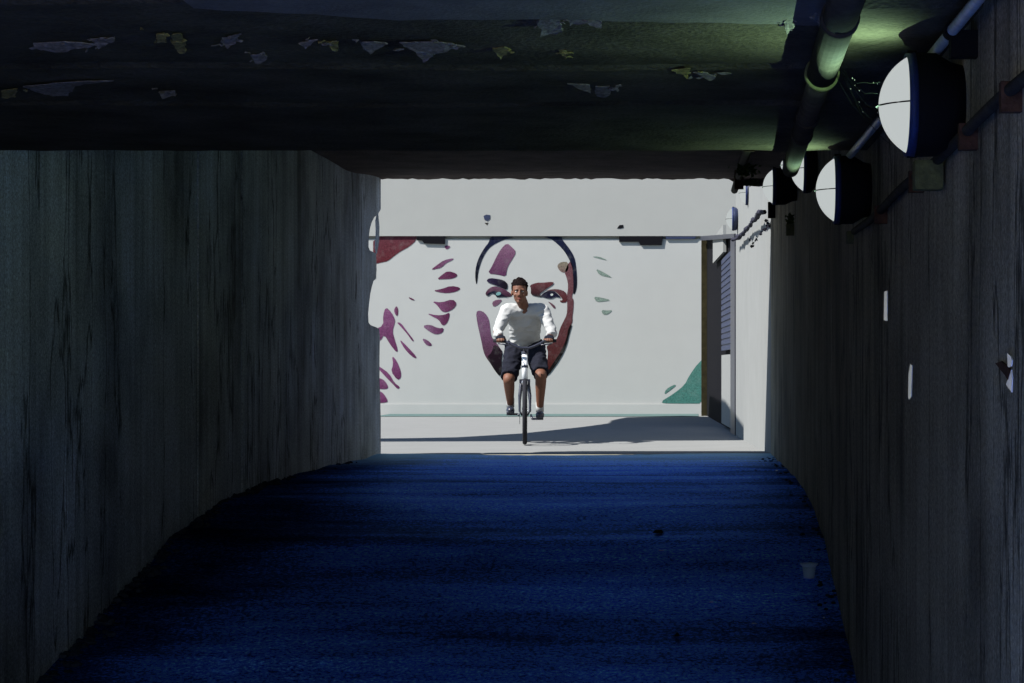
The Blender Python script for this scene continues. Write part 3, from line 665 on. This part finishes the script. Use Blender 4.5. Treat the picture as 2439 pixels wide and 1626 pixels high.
scrap(1706, 1446, .010, .02, .006, 'litter', 'smaller white scrap just below another on the floor', 'litter')
scrap(1795, 1487, .016, .02, .006, 'litter', 'pale flat scrap on the floor near the bottom right', 'litter')
scrap(1962, 1474, .006, .01, .01, 'litter', 'tiny white crumb at the foot of the right wall below the cup', 'litter')
scrap(1850, 1123, .012, .03, .01, 'litter', 'tiny pale crumb at the foot of the right wall near the mouth', 'litter')
scrap(1570, 1270, .036, .05, .02, 'leafd', 'flat black leaf on the floor above the central white scrap', 'leaf')
scrap(1613, 1516, .014, .03, .016, 'leafd', 'small black leaf on the floor near the bottom of the picture', 'leaf')
scrap(1800, 1122, .014, .05, .012, 'leafd', 'small dark leaf on the floor near the mouth by the right wall', 'leaf')

# ------------------------------------------------------------------ bicycle
BX, BY, GZ = (1250 - VX) * 21.95 / F, 21.95, 0.0
bk = thing('bicycle', (BX, BY, 0), 'dark bicycle with a white head tube ridden towards the viewer', 'bicycle')
def B(x, y, z): return Vector((BX + x, BY + y, z))
R_ = .335
def ring(bm, c, R, r, seg=40, s2=8):
    for i in range(seg):
        pass
    vs = [[bm.verts.new(c + Vector((math.cos(j * 6.28319 / s2) * r, (R + math.sin(j * 6.28319 / s2) * r) * math.cos(i * 6.28319 / seg), (R + math.sin(j * 6.28319 / s2) * r) * math.sin(i * 6.28319 / seg)))) for j in range(s2)] for i in range(seg)]
    for i in range(seg):
        for j in range(s2): bm.faces.new((vs[i][j], vs[(i + 1) % seg][j], vs[(i + 1) % seg][(j + 1) % s2], vs[i][(j + 1) % s2]))
for yc in (0, 1.05):
    c = B(0, yc, R_ + .004)
    bm = bmesh.new(); lathe(bm, c, (1, 0, 0), [(-.018, .02), (-.03, .022), (-.03, .012), (.03, .012), (.03, .022), (.018, .02)], 14); w = obj('wheel', bm, M['chrome'], bk)
    bm = bmesh.new(); ring(bm, c, R_ - .024, .024); ORG[w.name] = ORG[bk.name]; obj('tyre', bm, M['tyre'], w, True)
    bm = bmesh.new(); ring(bm, c, R_ - .052, .012); obj('rim', bm, M['frame_d'], w, True)
    bm = bmesh.new()
    for i in range(28): a = i * 6.28319 / 28; s = .02 * (1 if i % 2 else -1); tube(bm, [c + Vector((s, 0, 0)), c + Vector((0, math.cos(a) * (R_ - .06), math.sin(a) * (R_ - .06)))], .0013, 4)
    obj('spokes', bm, M['chrome'], w)
H0, H1 = B(0, .10, .66), B(0, .16, .93)
bb, st, ra = B(0, .62, .29), B(0, .78, .80), B(0, 1.05, R_)
bm = bmesh.new()
for a, b, r in ((H0 + Vector((0, 0, .05)), bb, .022), (H1 - Vector((0, 0, .08)), st, .018), (bb, st, .018)): tube(bm, [a, b], r, 12)
for s in (-1, 1): tube(bm, [bb + Vector((s * .03, 0, 0)), ra + Vector((s * .06, 0, 0))], .010, 8); tube(bm, [st, ra + Vector((s * .06, 0, 0))], .008, 8)
obj('frame', bm, M['frame_d'], bk, True)
bm = bmesh.new(); tube(bm, [H0, H1], .030, 16); obj('head_tube', bm, M['frame_w'], bk, True)
bm = bmesh.new(); lathe(bm, H0.lerp(H1, .48), (H1 - H0), [(-.012, .031), (-.012, .034), (.012, .034), (.012, .031)], 16); obj('headset_ring', bm, M['frame_d'], bk)
bm = bmesh.new(); lathe(bm, H1, (H1 - H0), [(-.015, .031), (-.015, .036), (.015, .034), (.015, .0)], 16); obj('headset_ring', bm, M['frame_d'], bk)
bm = bmesh.new()
for s in (-1, 1): tube(bm, [H0 + Vector((s * .035, -.005, -.02)), B(s * .052, .045, .50), B(s * .052, 0, R_)], [.017, .016, .011], 10)
box(bm, BX - .055, BX + .055, BY + .07, BY + .12, .625, .665); obj('fork', bm, M['frame_d'], bk)
bm = bmesh.new(); tube(bm, [H1, H1 + Vector((0, -.005, .035)), H1 + Vector((0, -.09, .05))], .017, 12); obj('stem', bm, M['frame_d'], bk, True)
hb = H1 + Vector((0, -.09, .05))
bm = bmesh.new(); tube(bm, [hb + Vector(p) for p in ((-.31, .05, .075), (-.20, .02, .07), (-.10, 0, .02), (-.04, 0, 0), (.04, 0, 0), (.10, 0, .02), (.20, .02, .07), (.31, .05, .075))], .013, 12); o = obj('handlebar', bm, M['frame_d'], bk, True)
for s in (-1, 1):
    bm = bmesh.new(); tube(bm, [hb + Vector((s * .19, .018, .068)), hb + Vector((s * .315, .05, .075))], .018, 12); obj('grip', bm, M['tyre'], bk, True)
    bm = bmesh.new(); tube(bm, [hb + Vector((s * .16, .0, .05)), hb + Vector((s * .165, -.05, .03)), hb + Vector((s * .27, -.03, .045))], .007, 8); obj('brake_lever', bm, M['frame_d'], bk, True)
bm = bmesh.new(); lathe(bm, H0 + Vector((0, -.10, -.03)), (0, -1, 0), [(-.03, 0), (-.03, .022), (0, .034), (.012, .034)], 18); box(bm, BX - .01, BX + .01, BY - .0, BY + .09, H0.z - .04, H0.z - .02); hl = obj('headlight', bm, M['frame_d'], bk)
ORG[hl.name] = ORG[bk.name]; bm = bmesh.new(); lathe(bm, H0 + Vector((0, -.112, -.03)), (0, -1, 0), [(0, .033), (.006, .02), (.008, 0)], 18); obj('glass', bm, M['chrome'], hl)
bm = bmesh.new()
for (x, y, z, rx, ry, rz) in ((0, .92, .93, .075, .10, .028), (0, .80, .93, .035, .13, .024)): ball(bm, B(x, y, z), 1, (rx, ry, rz), 14)
obj('saddle', bm, M['tyre'], bk, True)
bm = bmesh.new(); tube(bm, [st, B(0, .86, .92)], .013, 10); obj('seat_post', bm, M['chrome'], bk, True)
bm = bmesh.new(); lathe(bm, bb, (1, 0, 0), [(-.055, 0), (-.055, .095), (-.05, .095), (-.05, 0)], 28); obj('chainring', bm, M['frame_d'], bk)
FL, FR = B(-.150, .79, .31), B(.155, .45, .27)
for s, ft in ((-1, FL), (1, FR)):
    bm = bmesh.new(); tube(bm, [bb + Vector((s * .065, 0, 0)), Vector((BX + s * .075, ft.y, ft.z - .015))], .011, 8); obj('crank', bm, M['frame_d'], bk, True)
    bm = bmesh.new(); box(bm, BX + s * .075 if s > 0 else BX - .19, BX + .19 if s > 0 else BX - .075, ft.y - .045, ft.y + .045, ft.z - .026, ft.z - .004); obj('pedal', bm, M['frame_d'], bk)

# ------------------------------------------------------------------ rider
def limb(bm, pts, seg=14):
    """tapered chain of (point, radius) with round joints"""
    for (a, ra_), (b, rb) in zip(pts, pts[1:]):
        tube(bm, [a.lerp(b, k / 4) for k in range(5)], [ra_ + (rb - ra_) * k / 4 for k in range(5)], seg)
    for p, r in pts: ball(bm, p, r, (1, 1, 1), seg)
def loft(bm, rows, seg=22):
    cs = [Vector(c) for c, _, _ in rows]; rings = []
    for i, (c, hw, hd) in enumerate(rows):
        t = (cs[min(i + 1, len(cs) - 1)] - cs[max(i - 1, 0)]).normalized(); u = Vector((1, 0, 0)); w = t.cross(u).normalized()
        rings.append([bm.verts.new(cs[i] + u * math.cos(k / seg * 6.28319) * hw + w * math.sin(k / seg * 6.28319) * hd) for k in range(seg)])
    for p, q_ in zip(rings, rings[1:]):
        for k in range(seg): bm.faces.new((p[k], p[(k + 1) % seg], q_[(k + 1) % seg], q_[k]))
    bm.faces.new(rings[0]); bm.faces.new(rings[-1][::-1])
def fuse(name, bm, m, parent, vox, smooth=4, wrinkle=0):
    """join overlapping volumes into one continuous skin"""
    bmesh.ops.recalc_face_normals(bm, faces=bm.faces); me = bpy.data.meshes.new('tmp'); bm.to_mesh(me); bm.free(); o = bpy.data.objects.new('tmp', me); COL.objects.link(o)
    r = o.modifiers.new('r', 'REMESH'); r.mode = 'VOXEL'; r.voxel_size = vox
    s = o.modifiers.new('s', 'SMOOTH'); s.iterations = smooth; s.factor = .5
    dg = bpy.context.evaluated_depsgraph_get(); ev = o.evaluated_get(dg); nm = bpy.data.meshes.new_from_object(ev)
    b2 = bmesh.new(); b2.from_mesh(nm)
    if wrinkle:                                           # cloth folds
        b2.normal_update(); mv = []
        for v in b2.verts:
            p = Vector((v.co.x * 9 + v.co.z * 5, v.co.y * 6, v.co.z * 16 - v.co.x * 4)); k = 1 - abs(mnoise.noise(p)) * 2.2 + .5 * mnoise.noise(p * 2.3)
            mv.append(v.normal * wrinkle * (k - .5))
        for v, d_ in zip(b2.verts, mv): v.co += d_
    bpy.data.objects.remove(o); bpy.data.meshes.remove(nm); bpy.data.meshes.remove(me)
    return obj(name, b2, m, parent, True)
ps = thing('person', (BX, BY, 0), 'cyclist in a long-sleeved white shirt and black shorts riding straight towards the viewer', 'person')
hipL, hipR = B(-.10, .88, 1.0), B(.10, .88, 1.0)
kneeL, kneeR = B(-.165, .50, .66), B(.165, .33, .70)
ankL, ankR = FL + Vector((0, .05, .085)), FR + Vector((0, .05, .085))
shL, shR = B(-.185, .52, 1.365), B(.185, .52, 1.365)
elL, elR = B(-.285, .36, 1.14), B(.285, .36, 1.14)
haL, haR = hb + Vector((-.245, .045, .088)), hb + Vector((.245, .045, .088))
HC_ = B(-.055, .40, 1.555)
bm = bmesh.new()
for hip, kn, an in ((hipL, kneeL, ankL), (hipR, kneeR, ankR)):
    m1 = kn.lerp(an, .28) + Vector((0, .02, 0))
    limb(bm, [(hip, .092), (kn, .060), (m1, .056), (an, .034)])
loft(bm, [(B(0, .90, .96), .14, .11), (B(0, .88, 1.02), .145, .11), (B(0, .76, 1.16), .135, .095), (B(0, .63, 1.29), .165, .105), (B(0, .555, 1.375), .17, .08), (B(0, .52, 1.42), .07, .05)])
limb(bm, [(B(0, .58, 1.37), .045), (B(-.02, .47, 1.44), .056), (HC_ - Vector((0, 0, .04)), .06)])
limb(bm, [(shL, .060), (shR, .060)])
for s, sh_, el, ha in ((-1, shL, elL, haL), (1, shR, elR, haR)):
    wr = ha + Vector((-s * .0, .055, .025))
    limb(bm, [(sh_, .062), (sh_.lerp(el, .5), .05), (el, .042), (el.lerp(wr, .35), .041), (wr, .027)])
    limb(bm, [(wr, .027), (ha + Vector((0, .02, .012)), .024)])
    for k in range(4):                                   # fingers curl over the grip
        x = ha.x + s * (-.033 + k * .022); L = (.9, 1, .97, .8)[k]
        a = Vector((x, ha.y + .018, ha.z + .012)); b_ = Vector((x, ha.y - .022 * L, ha.z + .012)); c_ = Vector((x, ha.y - .036 * L, ha.z - .012)); d_ = Vector((x, ha.y - .016, ha.z - .032 * L))
        limb(bm, [(a, .0105), (b_, .0095), (c_, .009), (d_, .008)], 8)
    limb(bm, [(ha + Vector((-s * .03, .03, .008)), .011), (ha + Vector((-s * .052, .008, .0)), .010), (ha + Vector((-s * .050, -.014, -.014)), .009)], 8)
# head: skull, jaw, nose, ears, brow, chin
ball(bm, HC_ + Vector((0, .012, .03)), 1, (.076, .094, .098), 24)
ball(bm, HC_ + Vector((0, -.014, -.035)), 1, (.060, .074, .082), 20)
ball(bm, HC_ + Vector((0, -.055, -.095)), 1, (.030, .026, .024), 14)
limb(bm, [(HC_ + Vector((0, -.084, .012)), .010), (HC_ + Vector((0, -.104, -.03)), .014)], 10)
for s in (-1, 1):
    ball(bm, HC_ + Vector((s * .014, -.094, -.034)), .010, (1, 1, 1), 10)
    ball(bm, HC_ + Vector((s * .030, -.070, .024)), 1, (.028, .016, .010), 12)
    ball(bm, HC_ + Vector((s * .078, .012, -.01)), 1, (.010, .020, .032), 12)
    ball(bm, HC_ + Vector((s * .040, -.055, -.03)), 1, (.024, .022, .020), 12)
body = fuse('body', bm, M['skin'], ps, .0062)
for s in (-1, 1):
    bm = bmesh.new(); ball(bm, HC_ + Vector((s * .029, -.071, .006)), .010, (1.3, .8, .7), 12); e = obj('eye', bm, M['eyew'], ps, True); ORG[e.name] = ORG[ps.name]
    bm = bmesh.new(); ball(bm, HC_ + Vector((s * .029, -.0785, .006)), .0058, (1, .5, 1), 10); obj('iris', bm, M['hair'], e, True)
    bm = bmesh.new(); limb(bm, [(HC_ + Vector((s * .014, -.085, .022)), .0055), (HC_ + Vector((s * .044, -.073, .022)), .004)], 8); obj('eyebrow', bm, M['hair'], ps, True)
bm = bmesh.new(); ball(bm, HC_ + Vector((0, -.086, -.064)), 1, (.023, .007, .0045), 12); ball(bm, HC_ + Vector((0, -.085, -.072)), 1, (.019, .007, .005), 12); obj('lips', bm, M['lip'], ps, True)
bm = bmesh.new(); rr = random.Random(2)
ball(bm, HC_ + Vector((0, .022, .048)), 1, (.084, .100, .096), 24)
for i in range(60):
    a = rr.uniform(0, 6.283); e = rr.uniform(.15, 1.5); ball(bm, HC_ + Vector((.078 * math.cos(a) * math.cos(e), .022 + .095 * math.sin(a) * math.cos(e) + .01, .05 + .09 * math.sin(e))), rr.uniform(.012, .02), (1, 1, 1), 8)
bmesh.ops.delete(bm, geom=[v for v in bm.verts if v.co.y < HC_.y - .03 and v.co.z < HC_.z + .062 or v.co.z < HC_.z - .02], context='VERTS')
obj('hair', bm, M['hair'], ps, True)
bm = bmesh.new()
loft(bm, [(B(0, .90, .97), .17, .135), (B(0, .88, 1.02), .172, .135), (B(0, .82, 1.10), .165, .125), (B(0, .74, 1.19), .165, .125), (B(0, .63, 1.30), .19, .130), (B(0, .555, 1.38), .175, .095), (B(0, .525, 1.42), .095, .07)])
limb(bm, [(shL + Vector((.02, 0, 0)), .080), (shL + Vector((.07, .02, .01)), .075)]); limb(bm, [(shR - Vector((.02, 0, 0)), .080), (shR - Vector((.07, -.02, -.01)), .075)])
limb(bm, [(shL + Vector((.02, 0, 0)), .084), (B(0, .55, 1.36), .088), (shR - Vector((.02, 0, 0)), .084)])
for sh_, el, ha in ((shL, elL, haL), (shR, elR, haR)):    # long sleeves down to the gloves
    wr = ha + Vector((0, .075, .038)); limb(bm, [(sh_, .074), (sh_.lerp(el, .5), .062), (el, .052), (el.lerp(wr, .5), .047)]); tube(bm, [el.lerp(wr, .5), wr], [.047, .038], 14)
fuse('shirt', bm, M['shirt'], ps, .010, 9, .008)
bm = bmesh.new()
limb(bm, [(B(-.04, .90, 1.0), .150), (B(.04, .90, 1.0), .150)])
for hip, kn in ((hipL, kneeL), (hipR, kneeR)): tube(bm, [hip, hip.lerp(kn, .5), hip.lerp(kn, .93)], [.115, .098, .088], 16)
fuse('shorts', bm, M['shorts'], ps, .010, 5, .010)
for ft, an in ((FL, ankL), (FR, ankR)):
    bm = bmesh.new(); ball(bm, ft + Vector((0, -.01, .030)), 1, (.042, .125, .036), 18); ball(bm, ft + Vector((0, .06, .05)), 1, (.036, .055, .048), 14); ball(bm, ft + Vector((0, -.06, .03)), 1, (.046, .075, .036), 14)
    box(bm, ft.x - .042, ft.x + .042, ft.y - .12, ft.y + .11, ft.z - .003, ft.z + .012)
    fuse('shoe', bm, M['frame_d'], ps, .007, 4)
    bm = bmesh.new(); tube(bm, [an - Vector((0, 0, .03)), an + Vector((0, -.005, .07))], [.041, .042], 14); obj('sock', bm, M['shirt'], ps, True)
for s, ha in ((-1, haL), (1, haR)):
    bm = bmesh.new(); limb(bm, [(ha + Vector((-s * .024, .012, .013)), .0275), (ha + Vector((s * .026, .012, .013)), .0275)], 12); limb(bm, [(ha + Vector((0, .014, .012)), .030), (ha + Vector((0, .05, .024)), .031)], 12)
    for k in range(4):
        x = ha.x + s * (-.033 + k * .022); limb(bm, [(Vector((x, ha.y + .018, ha.z + .012)), .0130), (Vector((x, ha.y - .020, ha.z + .012)), .0125)], 8)
    fuse('glove', bm, M['shorts'], ps, .0045, 3)

bk.rotation_euler.z = ps.rotation_euler.z = math.radians(4.4)          # heading straight for the viewer
# ------------------------------------------------------------------ light, sky, camera
sun = bpy.data.lights.new('sun', 'SUN'); sun.energy = 4.6; sun.angle = math.radians(.5); sun.color = (1, .97, .93)
so = bpy.data.objects.new('sun', sun); COL.objects.link(so); so.location = (0, 0, 20)
so.rotation_euler = SUN.to_track_quat('-Z', 'Y').to_euler()
W = bpy.data.worlds.new('World'); S.world = W; W.use_nodes = True
nt = W.node_tree; sky = nt.nodes.new('ShaderNodeTexSky'); sky.sky_type = 'NISHITA'; sky.sun_disc = False
to = -SUN
sky.sun_elevation = math.asin(to.z); sky.sun_rotation = math.atan2(to.x, to.y)
sky.air_density = 1.0; sky.dust_density = 0; sky.ozone_density = 4.5
nt.links.new(sky.outputs[0], nt.nodes['Background'].inputs[0]); nt.nodes['Background'].inputs[1].default_value = .065
cam = bpy.data.cameras.new('camera'); co = bpy.data.objects.new('camera', cam); COL.objects.link(co)
co.location = (0, 0, EYE); co.rotation_euler = (math.radians(90), 0, 0)
cam.sensor_width = 36; cam.lens = F / 2439 * 36; cam.shift_x = -(VX - 1219.5) / 2439; cam.shift_y = (VY - 813) / 2439
cam.clip_start = .05; cam.clip_end = 500
S.camera = co
S.view_settings.view_transform = 'Standard'; S.view_settings.look = 'None'; S.view_settings.exposure = 1.2; S.view_settings.gamma = 1
S.cycles.max_bounces = 12; S.cycles.diffuse_bounces = 8; S.cycles.sample_clamp_indirect = 4; S.cycles.use_denoising = True
